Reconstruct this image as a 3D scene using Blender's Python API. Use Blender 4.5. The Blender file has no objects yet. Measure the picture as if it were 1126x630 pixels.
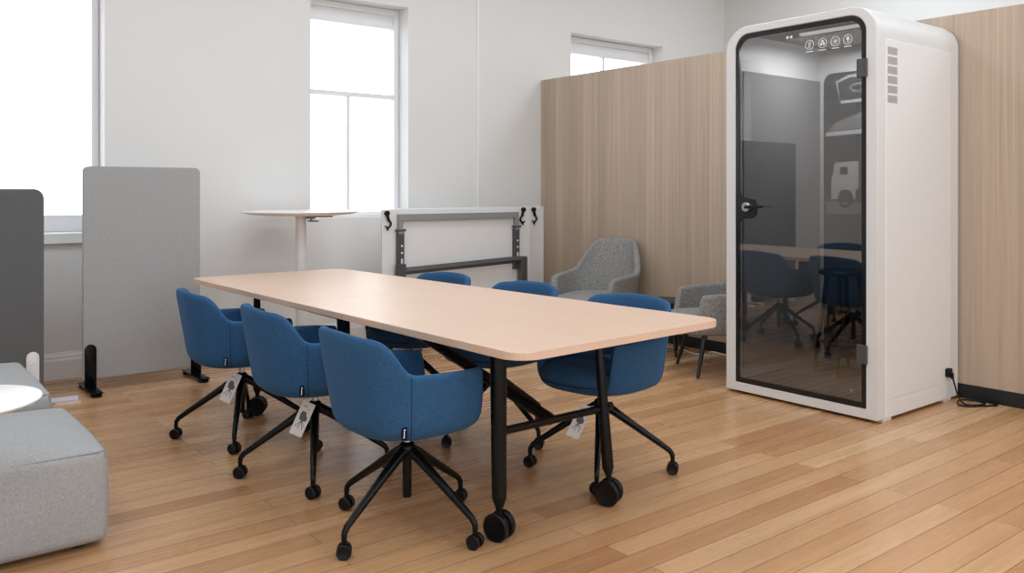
import bpy, bmesh, math, random
from mathutils import Vector, Matrix, Euler

random.seed(7)
PI = math.pi
C = bpy.context.scene.collection
R = math.radians

# ------------------------------------------------------------------ materials
def new_mat(name):
    m = bpy.data.materials.new(name); m.use_nodes = True
    nt = m.node_tree
    return m, nt, nt.nodes['Principled BSDF'], nt.nodes['Material Output']

def node(nt, typ, **kw):
    n = nt.nodes.new(typ)
    for k, v in kw.items():
        if k in n.inputs: n.inputs[k].default_value = v
        else: setattr(n, k, v)
    return n

def mix_rgb(nt, fac, a, b, mode='MIX'):
    n = nt.nodes.new('ShaderNodeMix'); n.data_type = 'RGBA'; n.blend_type = mode
    for s, v in ((0, fac), (6, a), (7, b)):
        if hasattr(v, 'links') or hasattr(v, 'is_linked'): nt.links.new(v, n.inputs[s])
        else: n.inputs[s].default_value = v if s == 0 else (*v[:3], 1)
    return n.outputs[2]

def srgb(r, g, b):
    f = lambda c: (c / 255 / 12.92) if c <= 10 else ((c / 255 + .055) / 1.055) ** 2.4
    return (f(r), f(g), f(b))

def plain(name, col, rough=.5, metal=0., var=.06, scale=9., bump=0., bscale=200., spec=.5):
    """A paint, metal or plastic with a little procedural unevenness."""
    m, nt, p, out = new_mat(name)
    tc = node(nt, 'ShaderNodeTexCoord')
    nz = node(nt, 'ShaderNodeTexNoise', Scale=scale, Detail=3.)
    nt.links.new(tc.outputs['Object'], nz.inputs['Vector'])
    lo = tuple(c * (1 - var) for c in col); hi = tuple(min(1, c * (1 + var)) for c in col)
    nt.links.new(mix_rgb(nt, nz.outputs['Fac'], lo, hi), p.inputs['Base Color'])
    p.inputs['Roughness'].default_value = rough; p.inputs['Metallic'].default_value = metal
    p.inputs['Specular IOR Level'].default_value = spec
    if bump:
        n2 = node(nt, 'ShaderNodeTexNoise', Scale=bscale, Detail=2.)
        nt.links.new(tc.outputs['Object'], n2.inputs['Vector'])
        b = node(nt, 'ShaderNodeBump', Strength=bump, Distance=.002)
        nt.links.new(n2.outputs['Fac'], b.inputs['Height']); nt.links.new(b.outputs['Normal'], p.inputs['Normal'])
    return m

def fabric(name, col, speck=.35, scale=260., sheen=.3, bump=.5):
    m, nt, p, out = new_mat(name)
    tc = node(nt, 'ShaderNodeTexCoord')
    a = node(nt, 'ShaderNodeTexNoise', Scale=scale, Detail=2.)
    b = node(nt, 'ShaderNodeTexNoise', Scale=scale * .22, Detail=3.)
    for n in (a, b): nt.links.new(tc.outputs['Object'], n.inputs['Vector'])
    ramp = node(nt, 'ShaderNodeValToRGB')
    e = ramp.color_ramp.elements
    e[0].position = .33; e[1].position = .67
    e[0].color = (*[c * (1 - speck) for c in col], 1); e[1].color = (*[min(1, c * (1 + speck)) for c in col], 1)
    nt.links.new(a.outputs['Fac'], ramp.inputs['Fac'])
    soft = mix_rgb(nt, b.outputs['Fac'], (.86, .86, .86), (1.14, 1.14, 1.14))
    nt.links.new(mix_rgb(nt, 1., ramp.outputs['Color'], soft, 'MULTIPLY'), p.inputs['Base Color'])
    p.inputs['Roughness'].default_value = .92
    p.inputs['Specular IOR Level'].default_value = .15
    p.inputs['Sheen Weight'].default_value = sheen
    p.inputs['Sheen Tint'].default_value = (*[min(1, c * 2.2 + .1) for c in col], 1)
    bp = node(nt, 'ShaderNodeBump', Strength=bump, Distance=.0015)
    nt.links.new(a.outputs['Fac'], bp.inputs['Height']); nt.links.new(bp.outputs['Normal'], p.inputs['Normal'])
    return m

def wood_floor():
    m, nt, p, out = new_mat('oiled_hardwood_boards')
    tc = node(nt, 'ShaderNodeTexCoord')
    def brick(c1, c2, mortar, msize, bias=0.):
        br = node(nt, 'ShaderNodeTexBrick', offset=.37, offset_frequency=2, squash=1.)
        br.inputs['Scale'].default_value = 1.; br.inputs['Brick Width'].default_value = 2.3
        br.inputs['Row Height'].default_value = .1165; br.inputs['Mortar Size'].default_value = msize
        br.inputs['Mortar Smooth'].default_value = .15; br.inputs['Bias'].default_value = bias
        br.inputs['Color1'].default_value = c1; br.inputs['Color2'].default_value = c2; br.inputs['Mortar'].default_value = mortar
        nt.links.new(tc.outputs['Object'], br.inputs['Vector'])
        return br
    rnd = brick((0, 0, 0, 1), (1, 1, 1, 1), (.5, .5, .5, 1), 0.)
    gap = brick((0, 0, 0, 1), (0, 0, 0, 1), (1, 1, 1, 1), .0015)
    ramp = node(nt, 'ShaderNodeValToRGB')
    cols = [(0., srgb(178, 131, 92)), (.3, srgb(191, 146, 104)), (.6, srgb(198, 154, 112)), (.85, srgb(203, 162, 120)), (1., srgb(210, 173, 133))]
    e = ramp.color_ramp.elements
    e[0].position, e[0].color = cols[0][0], (*cols[0][1], 1); e[1].position, e[1].color = cols[-1][0], (*cols[-1][1], 1)
    for pos, c in cols[1:-1]:
        k = e.new(pos); k.color = (*c, 1)
    nt.links.new(rnd.outputs['Color'], ramp.inputs['Fac'])
    # grain stretched along the boards, shifted from board to board
    sh = node(nt, 'ShaderNodeVectorMath', operation='MULTIPLY_ADD')
    sh.inputs[1].default_value = (13.7, 5.1, 7.3)
    nt.links.new(rnd.outputs['Color'], sh.inputs[0]); nt.links.new(tc.outputs['Object'], sh.inputs[2])
    mp = node(nt, 'ShaderNodeMapping'); mp.inputs['Scale'].default_value = (.45, 20., 1.)
    nt.links.new(sh.outputs[0], mp.inputs['Vector'])
    g = node(nt, 'ShaderNodeTexNoise', Scale=1.6, Detail=5., Roughness=.5, Distortion=.4)
    nt.links.new(mp.outputs[0], g.inputs['Vector'])
    grain = mix_rgb(nt, g.outputs['Fac'], (.80, .76, .72), (1.17, 1.19, 1.21))
    c = mix_rgb(nt, 1., ramp.outputs['Color'], grain, 'MULTIPLY')
    # broad patches of darker timber
    mp2 = node(nt, 'ShaderNodeMapping'); mp2.inputs['Scale'].default_value = (.7, 5., 1.)
    nt.links.new(sh.outputs[0], mp2.inputs['Vector'])
    g2 = node(nt, 'ShaderNodeTexNoise', Scale=1.2, Detail=2.)
    nt.links.new(mp2.outputs[0], g2.inputs['Vector'])
    c = mix_rgb(nt, 1., c, mix_rgb(nt, g2.outputs['Fac'], (.80, .78, .76), (1.16, 1.17, 1.18)), 'MULTIPLY')
    # small gum spots and nail marks
    v = node(nt, 'ShaderNodeTexVoronoi', Scale=8.)
    mp3 = node(nt, 'ShaderNodeMapping'); mp3.inputs['Scale'].default_value = (.55, 1., 1.)
    nt.links.new(tc.outputs['Object'], mp3.inputs['Vector']); nt.links.new(mp3.outputs[0], v.inputs['Vector'])
    lt = node(nt, 'ShaderNodeMath', operation='LESS_THAN'); lt.inputs[1].default_value = .032
    nt.links.new(v.outputs['Distance'], lt.inputs[0])
    spot = node(nt, 'ShaderNodeMath', operation='MULTIPLY'); spot.inputs[1].default_value = .45
    nt.links.new(lt.outputs[0], spot.inputs[0])
    c = mix_rgb(nt, spot.outputs[0], c, srgb(92, 58, 38))
    gm = node(nt, 'ShaderNodeMath', operation='MULTIPLY'); gm.inputs[1].default_value = .85
    nt.links.new(gap.outputs['Color'], gm.inputs[0])
    c = mix_rgb(nt, gm.outputs[0], c, srgb(70, 42, 26))
    nt.links.new(c, p.inputs['Base Color'])
    rr = node(nt, 'ShaderNodeMapRange'); rr.inputs['To Min'].default_value = .20; rr.inputs['To Max'].default_value = .34
    nt.links.new(g.outputs['Fac'], rr.inputs['Value']); nt.links.new(rr.outputs[0], p.inputs['Roughness'])
    b = node(nt, 'ShaderNodeBump', Strength=.35, Distance=.002, invert=True)
    nt.links.new(gap.outputs['Color'], b.inputs['Height']); nt.links.new(b.outputs['Normal'], p.inputs['Normal'])
    return m

def veneer(name, base, axis, width, amt=.12, grain=60., stretch=.9, rough=.5, rand=.10):
    """Wood laminate: strips of `width` along `axis` (the axis the strips are stacked on) with grain running across it."""
    m, nt, p, out = new_mat(name)
    tc = node(nt, 'ShaderNodeTexCoord')
    sep = node(nt, 'ShaderNodeSeparateXYZ'); nt.links.new(tc.outputs['Object'], sep.inputs[0])
    d = node(nt, 'ShaderNodeMath', operation='DIVIDE'); d.inputs[1].default_value = width
    nt.links.new(sep.outputs[axis], d.inputs[0])
    fl = node(nt, 'ShaderNodeMath', operation='FLOOR'); nt.links.new(d.outputs[0], fl.inputs[0])
    wn = node(nt, 'ShaderNodeTexWhiteNoise', noise_dimensions='1D'); nt.links.new(fl.outputs[0], wn.inputs['W'])
    off = node(nt, 'ShaderNodeVectorMath', operation='MULTIPLY_ADD'); off.inputs[1].default_value = (9., 9., 9.)
    nt.links.new(wn.outputs['Color'], off.inputs[0]); nt.links.new(tc.outputs['Object'], off.inputs[2])
    mp = node(nt, 'ShaderNodeMapping')
    sc = [grain * .02 * stretch] * 3; sc[{'X': 0, 'Y': 1, 'Z': 2}[axis]] = grain
    mp.inputs['Scale'].default_value = sc
    nt.links.new(off.outputs[0], mp.inputs['Vector'])
    g = node(nt, 'ShaderNodeTexNoise', Scale=1., Detail=5., Roughness=.6, Distortion=.3)
    nt.links.new(mp.outputs[0], g.inputs['Vector'])
    k = mix_rgb(nt, wn.outputs['Value'], (1 - rand,) * 3, (1 + rand,) * 3)
    gr = mix_rgb(nt, g.outputs['Fac'], (1 - amt * 1.6,) * 3, (1 + amt * 1.6,) * 3)
    c = mix_rgb(nt, 1., mix_rgb(nt, 1., base, k, 'MULTIPLY'), gr, 'MULTIPLY')
    nt.links.new(c, p.inputs['Base Color'])
    p.inputs['Roughness'].default_value = rough
    return m

def pane_glass(name, tint, refl, rough=0.):
    m, nt, p, out = new_mat(name)
    nt.nodes.remove(p)
    tr = node(nt, 'ShaderNodeBsdfTransparent'); gl = node(nt, 'ShaderNodeBsdfGlossy')
    gl.inputs['Roughness'].default_value = rough
    nz = node(nt, 'ShaderNodeTexNoise', Scale=1.5)
    tc = node(nt, 'ShaderNodeTexCoord'); nt.links.new(tc.outputs['Object'], nz.inputs['Vector'])
    nt.links.new(mix_rgb(nt, nz.outputs['Fac'], tuple(t * .98 for t in tint), tint), tr.inputs['Color'])
    lw = node(nt, 'ShaderNodeLayerWeight', Blend=.5)
    pw = node(nt, 'ShaderNodeMath', operation='POWER'); pw.inputs[1].default_value = 4.
    nt.links.new(lw.outputs['Facing'], pw.inputs[0])
    ad = node(nt, 'ShaderNodeMath', operation='ADD'); ad.inputs[1].default_value = refl; ad.use_clamp = True
    nt.links.new(pw.outputs[0], ad.inputs[0])
    mx = node(nt, 'ShaderNodeMixShader')
    nt.links.new(ad.outputs[0], mx.inputs[0]); nt.links.new(tr.outputs[0], mx.inputs[1]); nt.links.new(gl.outputs[0], mx.inputs[2])
    nt.links.new(mx.outputs[0], out.inputs['Surface'])
    return m

M = {}
M['wall'] = plain('white_wall_paint', srgb(226, 226, 225), .75, var=.015, scale=2., bump=.15, bscale=90.)
M['ceiling'] = plain('ceiling_paint', srgb(235, 235, 235), .85, var=.01)
M['trim'] = plain('white_gloss_trim', srgb(238, 238, 238), .4, var=.015)
M['frame'] = plain('window_frame_paint', srgb(232, 233, 236), .4, var=.015)
M['floor'] = wood_floor()
M['partition'] = veneer('oak_veneer_panel', srgb(188, 169, 150), 'Y', .105, amt=.19, grain=42., rough=.5, rand=.10)
M['table_top'] = veneer('beech_table_laminate', srgb(220, 190, 168), 'X', .6, amt=.045, grain=26., rough=.38, rand=.015)
M['black_skirt'] = plain('black_skirting', srgb(26, 30, 34), .35)
M['black'] = plain('black_powder_coat', srgb(10, 11, 12), .27, var=.1, spec=.22)
M['black_plastic'] = plain('black_plastic', srgb(15, 16, 18), .36, var=.1, spec=.25)
M['wheel_face'] = plain('grey_wheel_face', srgb(62, 66, 68), .45, var=.1)
M['steel'] = plain('brushed_chrome', srgb(205, 205, 208), .25, metal=1.)
M['blue'] = fabric('blue_wool_fabric', srgb(48, 86, 124), speck=.26, scale=300., sheen=.25)
M['blue_seam'] = fabric('blue_seam', srgb(28, 60, 98), speck=.1, sheen=.1)
M['navy'] = plain('navy_fabric_tab', srgb(10, 22, 46), .8, spec=.1)
M['white_print'] = plain('white_print', srgb(225, 225, 225), .6)
M['card'] = plain('white_card', srgb(222, 222, 226), .6, var=.02)
M['print_grey'] = plain('grey_card_print', srgb(92, 92, 98), .6)
M['sofa'] = fabric('grey_sofa_fabric', srgb(163, 164, 165), speck=.24, scale=380., sheen=.1)
M['piping'] = fabric('grey_piping', srgb(142, 142, 143), speck=.15, sheen=.1)
M['armchair'] = fabric('grey_tweed', srgb(146, 145, 143), speck=.5, scale=150., sheen=.1)
M['screen_light'] = fabric('light_grey_felt', srgb(164, 165, 166), speck=.06, scale=300., sheen=.05, bump=.2)
M['screen_dark'] = fabric('dark_grey_felt', srgb(101, 102, 103), speck=.06, scale=300., sheen=.05, bump=.2)
M['white_metal'] = plain('white_powder_coat', srgb(230, 230, 230), .35, var=.02)
M['white_top'] = plain('white_laminate', srgb(240, 240, 240), .3, var=.01)
M['grey_metal'] = plain('grey_powder_coat', srgb(140, 140, 140), .45, var=.04)
M['dark_metal'] = plain('dark_grey_steel', srgb(74, 74, 76), .45, var=.06)
M['board'] = plain('white_folded_top', srgb(226, 226, 226), .45, var=.015)
M['booth'] = plain('booth_white', srgb(218, 219, 219), .42, var=.012)
M['booth_side'] = plain('booth_side_white', srgb(228, 229, 229), .5, var=.012)  # booth white made lighter for the stronger light on this side
M['vent'] = plain('grey_vent', srgb(166, 166, 166), .6, bump=.4, bscale=300.)
M['booth_in'] = plain('booth_lining', srgb(205, 205, 205), .6, var=.02)
M['felt'] = fabric('booth_felt', srgb(132, 132, 133), speck=.1, scale=120., sheen=0., bump=.2)
M['carpet'] = fabric('booth_carpet', srgb(110, 110, 110), speck=.35, scale=180., sheen=0.)
M['booth_desk'] = plain('booth_desk_grey', srgb(176, 176, 176), .45)
M['glass_black'] = plain('black_glass_border', srgb(22, 23, 24), .25)
M['smoked'] = pane_glass('smoked_glass', (.74, .74, .74), .15)
M['clear'] = pane_glass('clear_glass', (.98, .98, .98), .03)
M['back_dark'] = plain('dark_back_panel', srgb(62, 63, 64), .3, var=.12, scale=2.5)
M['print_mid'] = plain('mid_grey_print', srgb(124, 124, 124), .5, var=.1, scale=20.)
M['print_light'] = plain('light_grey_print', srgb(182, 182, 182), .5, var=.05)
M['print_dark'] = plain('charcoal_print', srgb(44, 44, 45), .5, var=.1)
M['lilac'] = plain('lilac_paper', srgb(205, 200, 212), .7)
M['tan'] = plain('tan_paper', srgb(214, 190, 170), .7)

M['led'] = plain('led_strip', srgb(235, 235, 235), .5)  # glow put in so the bar shows bright behind the glass
_p = M['led'].node_tree.nodes['Principled BSDF']; _p.inputs['Emission Color'].default_value = (1, 1, 1, 1); _p.inputs['Emission Strength'].default_value = 1.1

# ------------------------------------------------------------------ mesh helpers
def finish(name, bm, mat, parent=None, smooth=True, angle=40, mods=(), loc=None, rot=None):
    bmesh.ops.recalc_face_normals(bm, faces=bm.faces)
    me = bpy.data.meshes.new(name); bm.to_mesh(me); bm.free()
    if smooth:
        for p in me.polygons: p.use_smooth = True
        try: me.set_sharp_from_angle(angle=R(angle))
        except Exception: pass
    for m in (mat if isinstance(mat, (list, tuple)) else [mat]): me.materials.append(m)
    o = bpy.data.objects.new(name, me); C.objects.link(o)
    if parent: o.parent = parent
    if loc is not None: o.location = loc
    if rot is not None: o.rotation_euler = rot
    for t, kw in mods:
        md = o.modifiers.new(t.lower(), t)
        for k, v in kw.items(): setattr(md, k, v)
    return o

def thing(name, label, cat, loc=(0, 0, 0), rz=0., group=None):
    o = bpy.data.objects.new(name, None); C.objects.link(o)
    o.empty_display_size = .1
    o.location = loc; o.rotation_euler = (0, 0, rz)
    tag(o, label, cat, group)
    return o

def tag(o, label, cat, group=None):
    o['label'] = label; o['category'] = cat
    if group: o['group'] = group
    return o

def struct(o):
    o['kind'] = 'structure'; return o

def box(bm, lo, hi, bevel=0., seg=2):
    x0, y0, z0 = lo; x1, y1, z1 = hi
    vs = [bm.verts.new(p) for p in ((x0, y0, z0), (x1, y0, z0), (x1, y1, z0), (x0, y1, z0), (x0, y0, z1), (x1, y0, z1), (x1, y1, z1), (x0, y1, z1))]
    fs = [bm.faces.new([vs[i] for i in f]) for f in ((0, 3, 2, 1), (4, 5, 6, 7), (0, 1, 5, 4), (1, 2, 6, 5), (2, 3, 7, 6), (3, 0, 4, 7))]
    if bevel:
        es = list({e for f in fs for e in f.edges})
        bmesh.ops.bevel(bm, geom=es, offset=bevel, segments=seg, profile=.5, affect='EDGES', clamp_overlap=True)

def tube(bm, pts, rad, seg=12, caps=True, flat=None):
    """Round bar along pts; rad a number or one radius per point; flat=(sx, sy) squashes the section."""
    pts = [Vector(p) for p in pts]
    rads = rad if isinstance(rad, (list, tuple)) else [rad] * len(pts)
    rings = []; up = None
    for i, p in enumerate(pts):
        if i == 0: t = pts[1] - p
        elif i == len(pts) - 1: t = p - pts[i - 1]
        else: t = (pts[i + 1] - p).normalized() + (p - pts[i - 1]).normalized()
        t.normalize()
        if up is None:
            up = Vector((0, 0, 1)) if abs(t.z) < .95 else Vector((1, 0, 0))
        s = t.cross(up); s.normalize(); u = s.cross(t); u.normalize(); up = u
        fx, fy = flat or (1, 1)
        rings.append([bm.verts.new(p + (s * math.cos(a) * fx + u * math.sin(a) * fy) * rads[i]) for a in [2 * PI * k / seg for k in range(seg)]])
    for a, b in zip(rings, rings[1:]):
        for k in range(seg):
            bm.faces.new((a[k], a[(k + 1) % seg], b[(k + 1) % seg], b[k]))
    if caps:
        bm.faces.new(rings[0][::-1]); bm.faces.new(rings[-1])

def lathe(bm, prof, seg=32, M4=None):
    """Revolve (r, z) profile about Z; M4 moves it."""
    rings = []
    for r, z in prof:
        if r < 1e-6: rings.append([bm.verts.new((0, 0, z))])
        else: rings.append([bm.verts.new((r * math.cos(2 * PI * k / seg), r * math.sin(2 * PI * k / seg), z)) for k in range(seg)])
    for a, b in zip(rings, rings[1:]):
        for k in range(seg):
            k2 = (k + 1) % seg
            if len(a) == 1 and len(b) == 1: continue
            if len(a) == 1: bm.faces.new((a[0], b[k2], b[k]))
            elif len(b) == 1: bm.faces.new((a[k], a[k2], b[0]))
            else: bm.faces.new((a[k], a[k2], b[k2], b[k]))
    if len(rings[0]) > 1: bm.faces.new(rings[0][::-1])
    if len(rings[-1]) > 1: bm.faces.new(rings[-1])
    if M4 is not None:
        vs = [v for r in rings for v in r]
        bmesh.ops.transform(bm, matrix=M4, verts=vs)

def rrect(w0, w1, h0, h1, r, seg=8, corners=(1, 1, 1, 1)):
    """2D outline, counter clockwise from lower left; corners: ll, lr, ur, ul rounded or not."""
    out = []
    for (cx, cy, a0, on) in ((w0, h0, PI, corners[0]), (w1, h0, 1.5 * PI, corners[1]), (w1, h1, 0, corners[2]), (w0, h1, .5 * PI, corners[3])):
        if not on or r <= 0: out.append((cx, cy)); continue
        ox = cx + (r if cx == w0 else -r); oy = cy + (r if cy == h0 else -r)
        for k in range(seg + 1):
            a = a0 + .5 * PI * k / seg
            out.append((ox + r * math.cos(a), oy + r * math.sin(a)))
    return out

def prism(bm, outline, d0, d1, to3=lambda u, v, d: (u, d, v), bevel=0., seg=2):
    """Extrude a 2D outline between depths d0 and d1."""
    a = [bm.verts.new(to3(u, v, d0)) for u, v in outline]
    b = [bm.verts.new(to3(u, v, d1)) for u, v in outline]
    fa = bm.faces.new(a); fb = bm.faces.new(b[::-1])
    n = len(a)
    for k in range(n): bm.faces.new((a[k], b[k], b[(k + 1) % n], a[(k + 1) % n]))
    if bevel:
        es = list(set(fa.edges) | set(fb.edges))
        bmesh.ops.bevel(bm, geom=es, offset=bevel, segments=seg, profile=.5, affect='EDGES', clamp_overlap=True)

def ring_prism(bm, outer, inner, d0, d1, to3):
    """A frame: outer and inner outlines with the same number of points, extruded."""
    L = [[bm.verts.new(to3(u, v, d)) for u, v in o] for o in (outer, inner) for d in (d0, d1)]
    o0, o1, i0, i1 = L; n = len(outer)
    for k in range(n):
        j = (k + 1) % n
        bm.faces.new((o0[k], o0[j], i0[j], i0[k])); bm.faces.new((o1[k], i1[k], i1[j], o1[j]))
        bm.faces.new((o0[k], o1[k], o1[j], o0[j])); bm.faces.new((i0[k], i0[j], i1[j], i1[k]))

def spline(pts, n=10):
    """Catmull-Rom through pts."""
    P = [Vector(p) for p in pts]; P = [P[0] * 2 - P[1]] + P + [P[-1] * 2 - P[-2]]; out = []
    for i in range(1, len(P) - 2):
        for k in range(n):
            t = k / n; a, b, c, d = P[i - 1:i + 3]
            out.append(.5 * ((2 * b) + (c - a) * t + (2 * a - 5 * b + 4 * c - d) * t * t + (3 * b - a - 3 * c + d) * t ** 3))
    out.append(P[-2]); return out

def wall_mesh(bm, u0, u1, z0, z1, holes, d0, d1, to3):
    """Wall slab between depths d0 (room face) and d1 with rectangular holes (a, b, c, d) = u from a to b, z from c to d, and their reveals."""
    us = sorted({u0, u1, *[h[0] for h in holes], *[h[1] for h in holes]})
    zs = sorted({z0, z1, *[h[2] for h in holes], *[h[3] for h in holes]})
    us = [u for u in us if u0 <= u <= u1]; zs = [z for z in zs if z0 <= z <= z1]
    cache = {}
    def V(u, z, d):
        k = (round(u, 5), round(z, 5), d)
        if k not in cache: cache[k] = bm.verts.new(to3(u, z, d))
        return cache[k]
    solid = {}
    for i in range(len(us) - 1):
        for j in range(len(zs) - 1):
            cu, cz = (us[i] + us[i + 1]) / 2, (zs[j] + zs[j + 1]) / 2
            solid[i, j] = not any(h[0] < cu < h[1] and h[2] < cz < h[3] for h in holes)
    for (i, j), s in solid.items():
        if not s: continue
        a, b, c, d = us[i], us[i + 1], zs[j], zs[j + 1]
        bm.faces.new((V(a, c, d0), V(b, c, d0), V(b, d, d0), V(a, d, d0)))
        bm.faces.new((V(a, c, d1), V(a, d, d1), V(b, d, d1), V(b, c, d1)))
        for (di, dj, p, q) in ((-1, 0, (a, c), (a, d)), (1, 0, (b, d), (b, c)), (0, -1, (b, c), (a, c)), (0, 1, (a, d), (b, d))):
            if not solid.get((i + di, j + dj), False):
                bm.faces.new((V(*p, d0), V(*q, d0), V(*q, d1), V(*p, d1)))

# ------------------------------------------------------------------ the room
W = 6.858          # window wall plane (y)
P = 5.796          # veneer partition plane (x)
RW = 8.891         # far right wall plane (x)
LX, BY, CZ = -2.6, -3.4, 4.2

bm = bmesh.new(); box(bm, (LX - .2, BY - .2, -.06), (RW + .2, W + .4, 0.)); struct(finish('floor', bm, M['floor'], smooth=False))
bm = bmesh.new(); box(bm, (LX - .2, BY - .2, CZ), (RW + .2, W + .4, CZ + .1)); struct(finish('ceiling', bm, M['ceiling'], smooth=False))

win_holes = [(0.02, 1.516, 1.063, 3.1), (3.17, 4.16, 1.13, 3.1), (6.23, 7.73, 1.13, 3.11)]
bm = bmesh.new(); wall_mesh(bm, LX - .2, RW + .2, 0, CZ, win_holes, W, W + .36, lambda u, z, d: (u, d, z))
struct(finish('wall_window', bm, M['wall'], smooth=False))
back_holes = [(-1.6, 1.0, .9, 3.5), (1.9, 4.5, .9, 3.5), (5.4, 8.0, .9, 3.5)]  # unseen windows added behind the camera to let daylight in
bm = bmesh.new(); wall_mesh(bm, LX - .2, RW + .2, 0, CZ, back_holes, BY, BY - .2, lambda u, z, d: (u, d, z))
struct(finish('wall_back', bm, M['wall'], smooth=False))
left_holes = [(-2.4, -.4, .9, 3.4)]  # unseen added window, cut down to weaken light on the booth front
bm = bmesh.new(); wall_mesh(bm, BY, W, 0, CZ, left_holes, LX, LX - .2, lambda u, z, d: (d, u, z))
struct(finish('wall_left', bm, M['wall'], smooth=False))
bm = bmesh.new(); wall_mesh(bm, BY, W, 0, CZ, [], RW, RW + .2, lambda u, z, d: (d, u, z))
struct(finish('wall_right', bm, M['wall'], smooth=False))

# veneer partition
bm = bmesh.new(); box(bm, (P, -2.4, .094), (P + .09, W - .003, 2.545), .002, 1)
struct(finish('wall_partition', bm, M['partition'], smooth=False))
bm = bmesh.new(); box(bm, (P - .004, -2.4, 0.0), (P + .085, W - .003, .094), .002, 1)
struct(finish('baseboard_partition', bm, M['black_skirt'], smooth=False))

# moulded white baseboard under the windows
def skirting(name, u0, u1, to3):
    bm = bmesh.new()
    prof = [(0, 0), (.022, 0), (.022, .135), (.016, .15), (.016, .165), (.008, .18), (.006, .194), (0, .194)]
    prism(bm, prof, u0, u1, to3)
    struct(finish(name, bm, M['trim'], smooth=False))
skirting('baseboard_window', LX, P, lambda u, v, d: (d, W - u, v))
skirting('baseboard_left', BY, W - .03, lambda u, v, d: (LX + u, d, v))

# slim surface conduit on the wall between the windows
bm = bmesh.new(); prism(bm, rrect(4.953, 4.979, 1.0, CZ, .0), W, W - .012, lambda u, v, d: (u, d, v), .004)
struct(finish('trim_conduit', bm, M['trim'], smooth=False))

def window(n, x0, x1, z0, z1, mullion, meeting, sill, lower=True):
    t = bpy.data.objects.new(f'window_{n}', None); C.objects.link(t); struct(t)
    ya, yb = W + .192, W + .26
    ix0, ix1 = x0 + .002, x1 - .002
    to3 = lambda u, v, d: (u, d, v)
    # outer frame with the deep head board
    bm = bmesh.new()
    bot = z0 + .125 if sill else z0 + .045
    box(bm, (ix0, ya - .02, z0 + .002), (ix0 + .05, yb, z1 - .002), .004)
    box(bm, (ix1 - .05, ya - .02, z0 + .002), (ix1, yb, z1 - .002), .004)
    box(bm, (ix0 + .05, ya - .015, z1 - .06), (ix1 - .05, yb - .002, z1 - .003), .003)
    box(bm, (ix0 + .05, ya + .012, z1 - .156), (ix1 - .05, yb - .004, z1 - .06), 0)
    box(bm, (ix0 + .05, ya - .01, z1 - .19), (ix1 - .05, yb - .002, z1 - .156), .003)
    box(bm, (ix0 + .05, ya - .016, z0 + .003), (ix1 - .05, yb - .002, bot), .003)
    finish('window_frame', bm, M['frame'], t, smooth=False)
    top = z1 - .185
    if meeting:
        bm = bmesh.new(); box(bm, (ix0 + .045, ya - .012, meeting - .02), (ix1 - .045, yb - .01, meeting + .022), .004)
        finish('meeting_rail', bm, M['frame'], t, smooth=False)
    if mullion:
        bm = bmesh.new(); box(bm, (mullion - .016, ya, bot - .005), (mullion + .016, yb - .015, (meeting or top)), .004)
        finish('mullion', bm, M['frame'], t, smooth=False)
    bm = bmesh.new(); box(bm, (ix0 + .045, yb - .035, bot - .01), (ix1 - .045, yb - .029, top + .01))
    finish('pane', bm, M['clear'], t, smooth=False)
    if sill:
        bm = bmesh.new(); box(bm, (x0 - .03, W - .035, z0 - .078), (x1 + .03, W + .0, z0 + .0), .006)
        box(bm, (x0 + .004, W - .01, z0 - .03), (x1 - .004, ya, z0 + .001), 0)
        finish('window_sill', bm, M['trim'], t, smooth=False)
window(1, *win_holes[0], None, None, True)
window(2, *win_holes[1], 3.635, 2.262, False)
window(3, *win_holes[2], 6.92, None, False)
def unseen_window(n, a, b, c, d, to3):
    t = bpy.data.objects.new(f'window_{n}', None); C.objects.link(t); struct(t)
    bm = bmesh.new(); ring_prism(bm, rrect(a + .002, b - .002, c + .002, d - .002, 0), rrect(a + .06, b - .06, c + .06, d - .06, 0), .08, .14, to3)
    m = (a + b) / 2
    prism(bm, rrect(m - .02, m + .02, c + .06, d - .06, 0), .09, .13, to3)
    finish('window_frame', bm, M['frame'], t, smooth=False)
for i, h in enumerate(back_holes): unseen_window(4 + i, *h, lambda u, v, d: (u, BY - d, v))
for i, h in enumerate(left_holes): unseen_window(7 + i, *h, lambda u, v, d: (LX - d, u, v))

# ------------------------------------------------------------------ upholstered shell shared by chairs and armchairs
def sgnpow(c, p): return math.copysign(abs(c) ** p, c)
def smooth01(t): t = max(0., min(1., t)); return t * t * (3 - 2 * t)

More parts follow.
